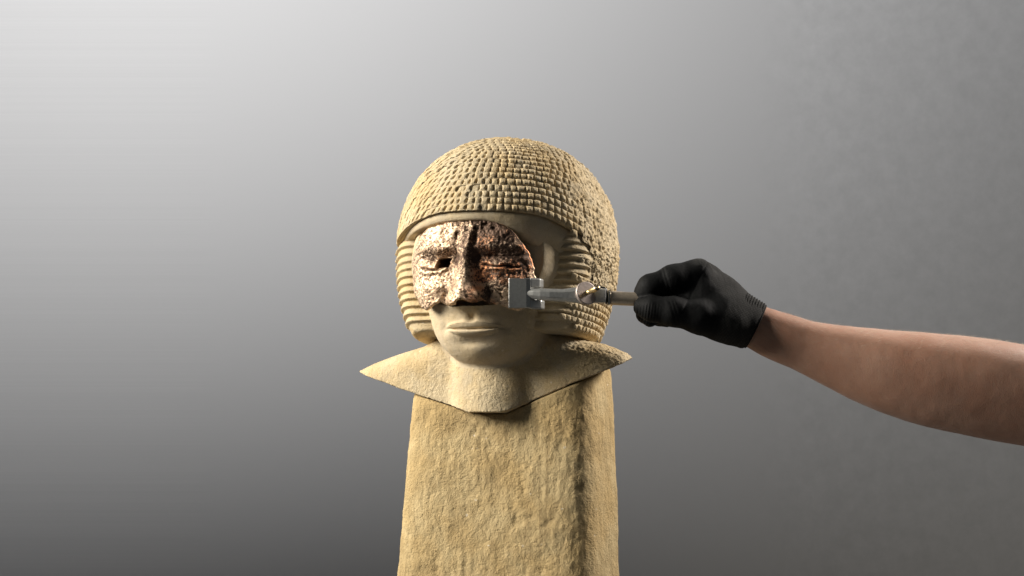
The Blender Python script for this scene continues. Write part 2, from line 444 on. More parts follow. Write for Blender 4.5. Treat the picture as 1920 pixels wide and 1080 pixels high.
edge = gau(Ww - bot_edge(U, Vv), 5)                                # chipped lower edge
V[:, 2] += edge * (2.2 * fbm(V, 22, 4, 8) + 1.2 * np.abs(fbm(V, 8, 2, 9)))
N = vnormals(V, Fq)
cen = V[Fq].mean(1)
fu, fv, fw = cen.T
is_face = (fw > -198 + 0.0018 * fu ** 2) & (face_sdf(fu, fv, fw) < 9) & ((fv < -75) | (fw > -95))
fm = np.abs(fu) < 55
fdu = fw - (WM + 2.2 * (fu / 55) ** 2); ftt = np.clip(1 - (fu / 56) ** 2, 0, 1)
is_up = fm & (fv < -110) & (fdu >= 0) & (fdu < 14.5 * ftt ** 0.7); is_lo = fm & (fv < -110) & (fdu < 0) & (-fdu < 15.5 * np.clip(1 - (fu / 50) ** 2, 0, 1) ** 0.6)

statue = thing('sandstone_bust', (AX, 0, -277), 'pale carved sandstone bust with curled wig standing on the stone pedestal', 'statue')
GW, GN = head(V), headn(N)
def statue_part(name, mask, parent, m_=None):
    v_, f_, n_, _ = sub(GW, Fq, mask, GN)
    return mesh_obj(name, v_, f_, m_ or M_FACE, parent, n_)
lips = is_up | is_lo
face = statue_part('face', is_face & ~lips, statue)
statue_part('upper_lip', is_up & ~is_lo, face)
statue_part('lower_lip', is_lo, face)
statue_part('shoulders', ~is_face & ~lips, statue, M_HEAD)

# ------------------------------------------------------------------ statue: wig body with layered side locks
h = 1.6
lo = (-216, -240, -152)
(ax, (u, v, w)) = grid(lo, (216, 240, 246), h)          # wig axes (tilted)
F = dome(u, v, w)
PER = 14.0
haz = np.arctan2(u / A_, -v / B_ + 0 * u); HM = HAIR - hair_drop(haz)
ph = (HAIR - w) / PER
saw = ph - np.floor(ph)
saw = np.where(saw < 0.74, (saw / 0.74) ** 0.7, (1 - saw) / 0.26)
vf = np.where(u < 0, -126, -116) + np.where(u < 0, 62, 20) * np.clip((np.abs(u) - 138) / 62, 0, 1) ** 2 - np.where(u > 0, 14, 4) * sstep(45, 0, HM - w)
lapm = sstep(0, np.where(u > 0, 34, 12), HM - w) * sstep(-133, -120, w)
ridge = saw * 8.5 * lapm
inner = sstep(44, 8, v - vf)                                # side locks only: the curls cover the rest
inner = np.where((u < 0) & (v < 60), sstep(150, 100, v - vf), inner)
F = F + np.where((u < 0) & (v < 60) & (w < HM), -2.6, 2.2) - (ridge - 1.5) * inner
locks = np.where(w < HM - 1, v - vf + ridge, np.maximum(v - vf, w - HM))
F = smax(F, -locks, 20)
F = np.where(w > HM - 2, np.maximum(dome(u, v, w) + 2.2, np.where(v < -95, HM - w, -50)), F)
F = smax(F, BOT - w, 9)
V, Fq = surface_nets(F, lo, h); del F
N = vnormals(V, Fq)
V += N * (0.7 * fbm(V, 30, 3, 21) + 0.35 * fbm(V, 6, 2, 22))[:, None]
N = vnormals(V, Fq)
WV, WN = head(untilt(V)), headn(untilt(N))
wig = mesh_obj('wig', WV, Fq, M_HEAD, statue, None)

# curls: rows of small carved blocks, one object for each of the largest
prof_w = np.concatenate([np.linspace(WC + H_ - 0.2, WC, 900), np.linspace(WC, BOT + 4, 400)[1:]])
def rho(w_):
    up = np.clip(1 - (np.maximum(w_ - WC, 0) / H_) ** PW, 0, 1) ** (1 / PW)
    return up * (1 - 0.165 * (np.maximum(WC - w_, 0) / 155) ** 1.8)
prof_r = rho(prof_w)
arc = np.concatenate([[0], np.cumsum(np.hypot(np.diff(prof_r) * 214, np.diff(prof_w)))])
arc_hair = np.interp(-HAIR, -prof_w, arc)
rows = []; q_ = arc_hair                       # rows get lower towards the crown
while q_ > 1:
    stp_ = 12.8 - 2.8 * float(sstep(40, 210, np.array(arc_hair - q_))); stp_ = min(stp_, q_)
    rows.insert(0, (q_ - stp_, stp_)); q_ -= stp_
if rows[0][1] < 5: rows[1] = (0.0, rows[1][0] + rows[1][1]); rows.pop(0)
n_up = len(rows)
rows += [(arc_hair + i * PER, PER) for i in range(int((arc[-1] - arc_hair) / PER))]
NS, NT = 8, 10
cells = []          # (V, N, image area)
stuffV, stuffF = [], []
def outer(al, q):
    """wig surface at azimuth al (0 = front, + = right) and profile length q"""
    w_ = np.interp(q, arc, prof_w); r_ = np.interp(q, arc, prof_r)
    return np.stack([A_ * r_ * np.sin(al), -B_ * r_ * np.cos(al), w_], -1)
def gradn(P):
    e = 0.5; g = []
    for k in range(3):
        dd = np.zeros(3); dd[k] = e
        a = P + dd; b = P - dd
        g.append(dome(a[..., 0], a[..., 1], a[..., 2]) - dome(b[..., 0], b[..., 1], b[..., 2]))
    g = np.stack(g, -1); return g / np.maximum(np.linalg.norm(g, axis=-1, keepdims=True), 1e-9)
for ri, (q0, stp) in enumerate(rows):
    al = np.linspace(-np.pi, np.pi, 1441)
    P = outer(al, np.full_like(al, q0 + stp / 2))
    s_ = np.concatenate([[0], np.cumsum(np.linalg.norm(np.diff(P, axis=0), axis=1))])
    n = max(6, int(round(s_[-1] / 13.4)))
    jit = np.random.uniform(-0.11, 0.11, n + 1)
    if ri % 2: sh = 0.5
    else: sh = 0.0
    pos = (np.arange(n + 1) + sh + jit) ; pos[-1] = pos[0] + n
    aed = np.interp((pos / n * s_[-1]) % s_[-1], s_, al)
    low = q0 > arc_hair - 1; first = False
    for c in range(n):
        first = False
        a0, a1 = aed[c], aed[c + 1]
        if a1 < a0: a1 += 2 * np.pi
        am = (a0 + a1) / 2
        amw = (am + np.pi) % (2 * np.pi) - np.pi
        if low:                                            # the face opening and the smooth side locks stay free
            lim = 1.14 + 0.10 * math.sin(ri * 2.1) + 0.06 * math.sin(ri * 5.7)
            lim += random.uniform(-0.05, 0.07) - (0.10 if q0 > arc_hair + 110 else 0)
            if -2.3 < amw < lim: continue
            first = am - (a1 - a0) * 1.01 < lim and am > 0
        t = np.array([0, .07, .16, .28, .43, .57, .72, .84, .93, 1]); s = np.array([0, 0.12, 0.24, 0.40, 0.58, 0.74, 0.88, 1.0])
        T, SS = np.meshgrid(t, s)
        shear = -0.85 * float(sstep(0.25, -0.5, np.array(am))) * float(sstep(-2.0, -1.4, np.array(am)))
        aa = a0 + (a1 - a0) * (T + shear * (SS - 0.5)); qq = q0 + stp * SS
        wq = np.stack([np.cos(aa).ravel() * 60, np.sin(aa).ravel() * 60, qq.ravel() * 0.7], 1)
        qq = qq + (1.7 * noise(wq, 22, 37)).reshape(qq.shape) * (0.0 if ri == 0 else 1.0) * float(abs(q0 + stp / 2 - arc_hair) > stp)
        fade_ = np.where(qq < arc_hair, sstep(arc_hair - 150, arc_hair, qq), np.clip(1 - (qq - arc_hair) / (arc[-1] - arc_hair), 0, 1))
        qq = qq + hair_drop((aa + np.pi) % (2 * np.pi) - np.pi) * fade_
        Pc = outer(aa, np.clip(qq, 0.05, arc[-1]))
        Nn = gradn(Pc)
        fl = Pc.reshape(-1, 3)
        az = np.arctan2(fl[:, 0] / A_, -fl[:, 1] / B_)
        ero = sstep(0.80, 1.28, az + 0.30 * fbm(fl, 36, 3, 31)) * (1 - 0.6 * sstep(-50, -75, fl[:, 2])) * sstep(200, 150, fl[:, 2])
        ero = ero.reshape(SS.shape)
        amp = 5.6 * min(1.0, stp / 12.0) * (1 + random.uniform(-0.25, 0.22)) * (0.45 if random.random() < 0.05 else 1)
        if amw < -0.3: amp *= 1 - 0.35 * min(1, (-amw - 0.3) / 0.9)
        side = np.abs(2 * T - 1); rt_ = float(sstep(-0.1, 0.55, np.array(am)))
        pit = sstep(0.56, 0.97, side + 0.12 * (SS - 0.5)) * sstep(0.12, 0.30, SS) * (1 - (1 - 0.6 * rt_) * sstep(0.66, 0.86, SS))
        band = 1 - rt_ * 0.85 * sstep(0.74, 1.0, SS) - 0.12 * (1 - rt_) * sstep(0.8, 0.95, SS)
        crown = 0.78 + 0.22 * np.sin(np.pi * SS) - 0.30 * rt_ * side ** 2 * (1 - sstep(0.0, 0.5, SS)) - rt_ * 0.5 * (1 - sstep(0.0, 0.16, SS))
        hgt = amp * crown * band * (1 - pit) * (1 - 0.96 * ero)
        rough_ = 4.2 * fbm(fl, 4.2, 2, 34, 0.7) + 1.8 + 4.0 * fbm(fl, 38, 3, 35) - 2.0 * np.clip(noise(fl, 9, 36) - 0.25, 0, 1)
        hgt = hgt + (0.5 * fbm(fl, 5, 2, 33)).reshape(hgt.shape) + ero * rough_.reshape(hgt.shape)
        if first: hgt = hgt - 3.0 * (1 - T) ** 2
        Pd = Pc + Nn * hgt[..., None]
        cells.append((ri, amw, Pd, low))
    # last row over the forehead: turn the lower edge in so that it meets the wig body
quadF = np.array([(r * NT + c, (r + 1) * NT + c, (r + 1) * NT + c + 1, r * NT + c + 1) for r in range(NS - 1) for c in range(NT - 1)])
infos = []
CAMP = np.array([0, -DU, -400.0])
for ri, amw, Pd, low in cells:
    fl = Pd.reshape(-1, 3)
    extra = None
    if ri == n_up - 1 and abs(amw) < 1.22:                                     # closing lip under the hairline
        inn = Pd[-1] * np.array([0.965, 0.965, 1.0]) ; inn = inn + np.array([0, 0, 1.0])
        fl = np.concatenate([fl, inn])
        q = np.array([((NS - 1) * NT + c, NS * NT + c, NS * NT + c + 1, (NS - 1) * NT + c + 1) for c in range(NT - 1)])
        extra = np.concatenate([quadF, q])
    G = head(untilt(fl)); f = quadF if extra is None else extra
    ctr = G.mean(0); view = CAMP - ctr
    nn = np.cross(G[(NS - 1) * NT] - G[0], G[NT - 1] - G[0])
    area_ = float(nn @ view / np.linalg.norm(view))
    px = 960 + ctr[0] * DU / (DU + ctr[1])
    infos.append((area_, G, f))
infos_order = sorted(range(len(infos)), key=lambda i: -infos[i][0])
chosen = set(infos_order[:300])
allV = np.concatenate([i[1] for i in infos]); off = np.cumsum([0] + [len(i[1]) for i in infos])
allF = np.concatenate([i[2] + o for i, o in zip(infos, off)])
key = np.round(allV * 20).astype(np.int64)
_, inv = np.unique(key, axis=0, return_inverse=True); inv = inv.ravel()
fnn = np.cross(allV[allF[:, 2]] - allV[allF[:, 0]], allV[allF[:, 3]] - allV[allF[:, 1]])
acc = np.zeros((inv.max() + 1, 3))
for k in range(4):
    for c in range(3): acc[:, c] += np.bincount(inv[allF[:, k]], fnn[:, c], len(acc))
acc /= np.maximum(np.linalg.norm(acc, axis=1), 1e-9)[:, None]
allN = acc[inv]
for i in sorted(chosen):
    mesh_obj('curl', infos[i][1], infos[i][2], M_HEAD, wig, allN[off[i]:off[i + 1]])
rest = [i for i in range(len(infos)) if i not in chosen]
rV = np.concatenate([infos[i][1] for i in rest]); ro = np.cumsum([0] + [len(infos[i][1]) for i in rest])
rF = np.concatenate([infos[i][2] + o for i, o in zip(rest, ro)])
rN = np.concatenate([allN[off[i]:off[i + 1]] for i in rest])
o = mesh_obj('worn_curls', rV, rF, M_HEAD, wig, rN); o['kind'] = 'stuff'

# smooth band between curls and forehead
bt = np.linspace(-1.2, 1.2, 130); pr = [(9, 3), (3, 2.5), (1.0, 1.5), (0, -2), (1.0, -7), (2.5, -12), (5, -14), (8.5, -14.6), (16, -14)]
BV = []
for a in bt:
    for (inn, dz) in pr:
        rr = float(rho(np.array(HAIR)))
        fade = 1.0 - 0.5 * float(sstep(0.35, 0.9, np.array(-a))) if dz < 0 else 1.0; rs_ = float(sstep(0.12, 0.75, np.array(a))); dz = dz * (1 + 2.6 * rs_) if dz < 0 else dz; inn = inn * (1 + 2.2 * rs_) + max(0.0, -dz) * 0.10 * rs_ + 5 * float(sstep(0.5, 1.0, np.array(abs(a))))
        BV.append(((A_ * rr - 2 - inn) * math.sin(a), -(B_ * rr - 2 - inn) * math.cos(a), HAIR - float(hair_drop(np.array(a))) + dz * fade))
BV = np.array(BV); BV += (fbm(BV, 10, 3, 41) * 0.7)[:, None] * np.array([0, -1, 0.3])
k = len(pr)
BF = np.array([(i * k + j, i * k + j + 1, (i + 1) * k + j + 1, (i + 1) * k + j) for i in range(len(bt) - 1) for j in range(k - 1)])[:, ::-1]
mesh_obj('headband', head(untilt(BV)), BF, M_FACE, statue)

# ------------------------------------------------------------------ pedestal
h = 2.6
lo = (-225, -125, -FLOOR - 6)
(ax, (u, v, w)) = grid(lo, (225, 150, -176), h)
gr = np.clip((-w - 200) / 380, 0, 1.6)
hw = 175 + 24 * gr - 4 * sstep(-255, -180, w) * (u > 0); hd = 104 + 10 * gr
uu = np.abs(u - 9 + 13 * gr) / hw; vv2 = np.abs(v - 14) / hd
F = ((uu ** 5.5 + vv2 ** 5.5) ** (1 / 5.5) - 1) * 105
lim = np.where(v < 62, bot_edge(u, v) - 1.5, -176)
F = np.where(v < 62, smax(F, (w - lim) * 0.94, 3), smax(F, w - lim, 24))
F = np.maximum(F, -FLOOR - w)
V, Fq = surface_nets(F, lo, h); del F
N = vnormals(V, Fq)
zs = V * np.array([1, 1, 0.45])
side = sstep(0.3, 0.8, N[:, 0])
V += N * (3.2 * fbm(V, 90, 3, 51) + 1.5 * fbm(V, 26, 3, 52) * (1 - 0.6 * side) + 1.5 * fbm(zs, 9, 3, 53) - 1.8 * sstep(0.28, 0.6, fbm(V, 34, 3, 54)) * (1 - side))[:, None] * sstep(-FLOOR, -FLOOR + 15, V[:, 2])[:, None] * np.where(V[:, 1] < 60, sstep(3, 16, bot_edge(V[:, 0], V[:, 1]) - V[:, 2]), 1)[:, None]
ped = mesh_obj('stone_pedestal', head(V), Fq, M_PED)
ped['label'] = 'tall rough yellow sandstone block tapering upwards that carries the carved head'; ped['category'] = 'pedestal'

# ------------------------------------------------------------------ bronze mask fragment
def mask_base(u_, w_):
    a = np.clip(np.abs((u_ + 2) / 147), 0, 0.999)
    return -58 - 152 * (1 - a ** 2.6) ** (1 / 2.6) + 9 * np.clip((w_ - 25) / 45, 0, 1.2) ** 2 + 4 * np.clip((-w_ - 60) / 30, 0, 1.2) ** 2
OUT = [(797, 433), (805, 427), (812, 425), (826, 422), (835, 418), (845, 412), (852, 411), (862, 407), (872, 405), (880, 405), (885, 403), (892, 406), (898, 404), (905, 408), (910, 410), (914, 413), (920, 411), (927, 415), (930, 413), (938, 418), (945, 421), (953, 427), (960, 430), (967, 438), (972, 446), (980, 457), (988, 467), (993, 477), (997, 485), (1000, 497), (1002, 510), (1003, 525), (1003, 545), (1002, 560), (996, 574), (985, 580), (976, 583), (968, 582), (955, 580), (948, 576), (942, 574), (936, 569), (930, 571), (922, 567), (916, 568), (910, 564), (903, 570), (895, 569), (885, 565), (875, 567), (868, 574), (858, 575), (852, 573), (840, 573), (830, 569), (825, 567), (815, 571), (806, 577), (800, 582), (793, 580), (788, 575), (783, 562), (777, 548), (775, 530), (774, 505), (773, 490), (776, 475), (782, 458), (787, 445)]
ow = []
for (px, py) in OUT:
    vv_ = -190.0; uu_ = 0.0; ww_ = 0.0
    for _ in range(25):
        y_ = -uu_ * sp + vv_ * cp
        q = Q(px, py, y_); ww_ = q[2]
        uu_ = 0.5 * uu_ + 0.5 * (q[0] - AX - vv_ * sp) / cp
        uu_ = float(np.clip(uu_, -140, 135))
        vv_ = float(mask_base(np.array(uu_), np.array(ww_)))
    ow.append((uu_, ww_))
ow = np.array(ow)
c0 = np.array([-4.0, -12.0])
ang = np.arctan2(ow[:, 1] - c0[1], ow[:, 0] - c0[0]); rad = np.hypot(*(ow - c0).T)
od = np.argsort(ang); ang, rad = ang[od], rad[od]
NA, NR = 620, 120
th = np.linspace(-np.pi, np.pi, NA, endpoint=False)
rr = np.interp(th, ang, rad, period=2 * np.pi)
rr = rr + 1.3 * noise(np.stack([np.cos(th) * 90, np.sin(th) * 90, th * 0], 1), 4.0, 61) + 0.8 * noise(np.stack([np.cos(th) * 90, np.sin(th) * 90, th * 0], 1), 9.0, 62)
fr = np.linspace(0.004, 1, NR) ** 0.9
mu = (c0[0] + rr[None] * np.cos(th)[None] * fr[:, None]).ravel(); mw = (c0[1] + rr[None] * np.sin(th)[None] * fr[:, None]).ravel()
er = np.repeat(fr, NA)
def relief(u_, w_):
    p = np.stack([u_, w_, 0 * u_], 1)
    d = np.zeros_like(u_); u0, w0 = u_, w_
    u_ = u_ + 5 * fbm(p, 34, 3, 68); w_ = w_ + 6 * fbm(p, 30, 3, 69)
    uc = u_ + 1.5 * noise(p, 30, 63)
    t = np.clip((24 - w_) / 96, 0, 1.08)                          # along the nose, bridge to tip
    nw = 11 + 15 * t ** 1.3; nh = 10 + 37 * t ** 1.15
    prof = np.where(w_ > 24, 10 * gau(w_ - 24, 26), nh * (1 - sstep(-86, -98, w_) * 0.6))
    d += prof * np.exp(-(np.abs(uc - 0.5) / nw) ** 2.4)
    d += 13 * gau(u_ - 27, 10) * gau(w_ + 70, 13) + 11 * gau(u_ + 25, 9) * gau(w_ + 71, 12)
    for sg in (-1, 1):
        x = sg * u_
        d += 7 * gau(w_ - 19 + 0.0030 * (x - 55) ** 2, 11) * sstep(6, 26, x) * sstep(125, 85, x)      # brow
        d -= 9 * gau(x - 44, 34) * gau(w_ + 6, 14)
        d -= 5 * gau(x - 18, 9) * gau(w_ + 8, 16)
        d += 11 * np.exp(-((x - 60) / 36) ** 2 - ((w_ + 13) / 10) ** 2)                                # eyelid
        lid = -19 - 0.05 * (x - 60) + 0.0022 * (x - 60) ** 2
        d -= 5.5 * gau(w_ - lid, 2.0) * sstep(24, 34, x) * sstep(104, 92, x)
        d -= 2.5 * gau(w_ - lid - 17, 2.2) * sstep(28, 40, x) * sstep(100, 86, x)
        d += 3.5 * gau(w_ - lid + 6, 4) * sstep(26, 40, x) * sstep(100, 86, x)
        d += 7 * gau(x - 72, 36) * gau(w_ + 50, 22)
        d -= 7 * gau(x - 40 - 0.25 * (-70 - w_), 7) * sstep(-52, -66, w_)
    for (cu_, am_, wd) in ((-9, 5, 4.5), (1, -2.5, 4), (9, 4.5, 4), (18, -3, 4), (27, 3, 5), (-19, -4, 5)):                 # frown folds
        d += 0.5 * am_ * gau(u_ - cu_ - 0.10 * (w_ - 30) + 2.5 * noise(p, 18, 66), wd) * sstep(8, 24, w_) * sstep(64, 40, w_)
    for k_, (cu_, cw_) in enumerate(((-78, 30), (70, 34))):
        d += 3 * gau(u_ - cu_, 30) * gau(w_ - cw_, 16)
    hx = sstep(14, 10, np.abs(u0 + 45) + 2 * noise(p, 8, 70)) * sstep(9.5, 6.5, np.abs(w0 + 11 - 0.08 * (u0 + 46)) + 1.5 * noise(p, 7, 74))                            # torn eye hole
    d -= 34 * hx
    pit = np.clip(noise(p, 7, 67), 0, 1) ** 2
    crumple = 0.30 + 1.1 * gau(u_ - 5, 45) * sstep(28, 60, w_) + 0.5 * gau(u_ + 30, 16) * gau(w_ + 30, 22) + 0.4 * sstep(0, 25, u_)
    d += crumple * (3.6 * fbm(p, 14, 4, 64, 0.65)) + 1.5 * fbm(p, 4, 3, 65, 0.7) + 1.2 * fbm(p, 9, 3, 75) - 4.0 * pit * crumple
    return d, hx, crumple
dr, hx, crumple = relief(mu, mw)
lipn = sstep(0.965, 1.0, er)
dr = dr - 2.5 * lipn
mv = mask_base(mu, mw) - dr - 3
patina_shade = 0.0 + 0.24 * crumple * fbm(np.stack([mu, mw, 0 * mu], 1), 26, 4, 71) + 0.16 * fbm(np.stack([mu, mw, 0 * mu], 1), 60, 2, 72)
# darker in the hollows of the casting and inside the eye hole
sm = dr.reshape(NR, NA); loc = sm.copy()
for _ in range(26):
    loc = (loc + np.roll(loc, 1, 1) + np.roll(loc, -1, 1) + np.vstack([loc[:1], loc[:-1]]) + np.vstack([loc[1:], loc[-1:]])) / 5
patina_shade += np.clip((loc - sm).ravel() * 0.055, -0.16, 0.3) + 0.35 * hx
patina_shade += 0.13 * gau(mu - 5, 42) * sstep(30, 62, mw) + 0.045 * sstep(8, 40, mu)  # dark crumpled top; right half darkened, its shaded side put into the colour
copper = np.clip(0.9 * sstep(6, 30, mu) * sstep(-0.15, 0.3, fbm(np.stack([mu, mw, 0 * mu], 1), 34, 3, 73) + 0.35 * gau(mu - 22, 22) * gau(mw + 60, 25) + 0.3 * gau(mu - 100, 18) * gau(mw + 20, 40)), 0, 1)
LV = np.stack([mu, mv, mw], 1)
idx = np.arange(NR * NA).reshape(NR, NA)
nxt = np.roll(idx, -1, 1)
MF = np.stack([idx[:-1], idx[1:], nxt[1:], nxt[:-1]], -1).reshape(-1, 4)
back = LV.copy(); inset = 1 - 0.012 * er
back[:, 0] = c0[0] + (mu - c0[0]) * inset; back[:, 2] = c0[1] + (mw - c0[1]) * inset; back[:, 1] = mv + 7
nb = len(LV)
BFk = MF[:, ::-1] + nb
rim = np.stack([idx[-1], idx[-1] + nb, nxt[-1] + nb, nxt[-1]], -1)
cap = None
LV = np.concatenate([LV, back]); MF0 = len(MF)
MFa = np.concatenate([MF, BFk, rim]) ; 
GM = head(LV)
test = np.cross(GM[MF[5000, 2]] - GM[MF[5000, 0]], GM[MF[5000, 3]] - GM[MF[5000, 1]])
if test[1] > 0: MFa = MFa[:, ::-1]
MN = vnormals(GM, MFa)
att = {'patina_shade': np.concatenate([np.where(er > 0.995, -0.3, patina_shade), np.where(er > 0.97, -0.35, patina_shade + 0.2)]), 'copper': np.concatenate([copper, copper * 0])}  # rim kept bright: light catching the torn edge put into the colour
fc = LV[MFa].mean(1); isf = np.arange(len(MFa)) < MF0
f_u, f_w = fc[:, 0], fc[:, 2]
tn = np.clip((24 - f_w) / 96, 0, 1.08)
is_nose = isf & (f_w < 24) & (f_w > -92) & (np.abs(f_u) < 13 + 16 * tn ** 1.3 + 8 * sstep(-55, -65, f_w))
is_le = isf & (((f_u + 60) / 40) ** 2 + ((f_w + 13) / 15) ** 2 < 1) & ~is_nose
is_re = isf & (((f_u - 60) / 40) ** 2 + ((f_w + 13) / 15) ** 2 < 1) & ~is_nose
mask = thing('bronze_mask', tuple(head(np.array([[-4, -180, -90.]]))[0]), 'torn shiny bronze face fragment with closed eyes held in front of the stone face', 'mask')
def mpart(name, m, parent, label=None):
    v_, f_, n_, a_ = sub(GM, MFa, m, MN, att)
    o = mesh_obj(name, v_, f_, M_BRONZE, parent, n_, a_)
    if label: o['label'] = label
    return o
shell = mpart('mask_shell', ~(is_nose | is_le | is_re), mask)
mpart('nose', is_nose, mask)
mpart('eye', is_le, mask, 'bright eye with a torn dark hole')
mpart('eye', is_re, mask, 'dark closed eye with a narrow slit')

# ------------------------------------------------------------------ generic lofts for tool and arm
def loft(rings, close=True, capends=True):
    n = len(rings[0]); V = np.concatenate(rings); F = []
    for i in range(len(rings) - 1):
        for j in range(n):
            k = (j + 1) % n
            F.append((i * n + j, i * n + k, (i + 1) * n + k, (i + 1) * n + j))
    if capends:
        F.append(tuple(range(n))[::-1]); F.append(tuple((len(rings) - 1) * n + j for j in range(n)))
    return V, F
def bevel(o, w, seg=2):
    b = o.modifiers.new('bevel', 'BEVEL'); b.width = w * S; b.segments = seg; b.limit_method = 'ANGLE'; b.angle_limit = R(40)
    b.harden_normals = False
    return o
def frame(d, upv=(0, 0, 1)):
    d = np.array(d, float); d /= np.linalg.norm(d)
    a = np.cross(d, upv); a /= np.linalg.norm(a); b = np.cross(a, d)
    return d, a, b
def cyl(p, q, r0, r1=None, n=28, prof=None):
    """turned solid from p to q; prof = [(t, radius)]"""
    p, q = np.array(p, float), np.array(q, float); d, a, b = frame(q - p)
    prof = prof or [(0, r0), (1, r1 if r1 is not None else r0)]
    rings = []
    for t, r in prof:
        c = p + (q - p) * t
        rings.append(np.array([c + r * (math.cos(x) * a + math.sin(x) * b) for x in np.linspace(0, 2 * np.pi, n, endpoint=False)]))
    return loft(rings)

# ------------------------------------------------------------------ clamp
TY = -226.0
tool = thing('metal_clamp', tuple(Q(1080, 555, TY)), 'grey steel hand clamp with round disc gripping the edge of the bronze mask', 'clamp')
jc = Q(977, 550, TY)
JA = R(7); jcs, jsn = math.cos(JA), math.sin(JA)
def jaw_pt(x, y, z): return jc + np.array([x * jcs + y * jsn, -x * jsn + y * jcs, z])
prof = []                                           # plan of the jaw: front plate turning into a side flange
rings = []
for z, e in ((-26.5, 0), (-25, 1.2), (25, 1.2), (26.5, 0)):
    pts = [(-22, -3 - e * .5), (-21, -4 - e * .5), (10, -4 - e), (17, -2 - e), (23, 4), (31, 17), (27, 21), (17, 8), (10, 4), (-22, 4)]
    rings.append(np.array([jaw_pt(x, y, z) for x, y in pts]))
V, F = loft(rings)
jaw = bevel(mesh_obj('jaw', V, F, M_STEEL, tool, smooth=False), 1.2)
def block(lo_, hi_):
    return np.array([(x, y, z) for x in (lo_[0], hi_[0]) for y in (lo_[1], hi_[1]) for z in (lo_[2], hi_[2])], float), [(0, 1, 3, 2), (4, 6, 7, 5), (0, 4, 5, 1), (2, 3, 7, 6), (0, 2, 6, 4), (1, 5, 7, 3)]
def jaw_piece(name, pts, z0, z1, w_):
    V, F = loft([np.array([jaw_pt(x, y, z) for x, y in pts]) for z in (z0, z1)])
    return bevel(mesh_obj(name, V, F, M_BAR, tool, smooth=False), w_, 3)
jaw_piece('jaw_lug', [(13, -4.5), (19, -2), (34, 8), (38, 26), (30, 30), (16, 10)], 10, 27.3, 3.0)
jaw_piece('jaw_lug', [(13, -4.5), (19, -2), (36, 8), (40, 26), (30, 30), (16, 10)], -27.6, -11, 3.0)
jaw_piece('back_jaw', [(-18, 36), (24, 36), (30, 24), (36, 28), (30, 44), (-18, 44)], -22, 22, 2.0)
# arm bar: an octagonal bar that swells towards the pivot
st = [(972, 550, 3, 3, TY + 1.5), (986, 550.3, 5.5, 5, TY - 0.2), (999, 551, 8.6, 8, TY - 1.5), (1013, 552, 10.4, 9, TY - 4), (1030, 553, 10.8, 10, TY - 5), (1055, 554, 11.2, 10, TY - 5), (1078, 553.5, 13.5, 10, TY - 5), (1098, 554, 15.5, 10, TY - 5), (1110, 555, 15, 10, TY - 5)]
rings = []
for (px, py, hh, dd, yy) in st:
    c = Q(px, py, yy); a, b = hh, dd
    o8 = [(-b, -a * .45), (-b * .45, -a), (b * .6, -a), (b, -a * .5), (b, a * .5), (b * .6, a), (-b * .45, a), (-b, a * .45)]
    rings.append(np.array([c + np.array([0, y, z]) for y, z in o8]))
V, F = loft(rings)
bevel(mesh_obj('arm_bar', V, F, M_BAR, tool, smooth=False), 1.8, 3)
# pivot disc with brass pin
dn = np.array([0.47, -0.86, 0.16]); dn /= np.linalg.norm(dn)
dc = Q(1101, 549, TY - 24)
V, F = cyl(dc - dn * 7, dc, 20, prof=[(0, 19.5), (0.12, 20.8), (0.8, 20.8), (0.92, 20.2), (1.0, 19.2)], n=48)
disc = mesh_obj('disc', V, F, M_DISC, tool)
for p_ in disc.data.polygons: p_.use_smooth = len(p_.vertices) == 4
V, F = cyl(dc - dn * 0.5, dc + dn * 40, 3, prof=[(0, 4.2), (0.18, 4.2), (0.2, 3.2), (0.34, 3.2), (0.36, 4.4), (0.5, 4.9), (0.8, 4.5), (0.86, 3.2), (1.0, 2.4)], n=20)
mesh_obj('pin', V, F, M_BRASS, tool)
V, F = cyl(dc + dn * 33.8, dc + dn * 38.5, 4.2, n=20)
mesh_obj('pin_ring', V, F, M_DARK, tool)
V, F = cyl(dc + np.array([0, 12, 0]) - dn * 6, dc - dn * 6.8, 9, n=24)
mesh_obj('pivot', V, F, M_DARK, tool)
# clevis: block, collar and loop
b0, b1 = Q(1108.5, 568.5, TY), Q(1135.5, 542.5, TY)
bv, bf = block((b0[0], TY - 17, b0[2]), (b1[0], TY + 9, b1[2]))
bevel(mesh_obj('pivot_block', bv, bf, M_PALE, tool, smooth=False), 2.2, 2)
b0, b1 = Q(1139.3, 572, TY), Q(1143.5, 545, TY)
bv, bf = block((b0[0], TY - 12, b0[2]), (b1[0], TY + 12, b1[2]))
bevel(mesh_obj('collar', bv, bf, M_STEEL, tool, smooth=False), 1.2, 2)
def tube(pts, r, n=12):
    pts = [np.array(p, float) for p in pts]; rings = []
    for i, p in enumerate(pts):
        d = pts[min(i + 1, len(pts) - 1)] - pts[max(i - 1, 0)]
        d, a, b = frame(d, (0, 1, 0.01))
        rings.append(np.array([p + r * (math.cos(x) * a + math.sin(x) * b) for x in np.linspace(0, 2 * np.pi, n, endpoint=False)]))
    return loft(rings)
V, F = tube([Q(1113, 541, TY - 4), Q(1117, 539, TY - 6), Q(1126, 538.5, TY - 7), Q(1133, 539.5, TY - 7), Q(1136.5, 543, TY - 7), Q(1137.4, 549, TY - 7), Q(1137.8, 565, TY - 7), Q(1136.5, 570, TY - 6)], 1.9)
mesh_obj('spring_loop', V, F, M_DARK, tool)
V, F = cyl(Q(1128, 557.5, TY), Q(1143, 558.5, TY), 7, n=24)
mesh_obj('handle_shank', V, F, M_DARK, tool)
V, F = cyl(Q(1143, 558.6, TY), Q(1300, 566, TY), 12.2, n=36, prof=[(0, 12.0), (0.03, 12.4), (0.9, 12.0), (1, 10.5)])
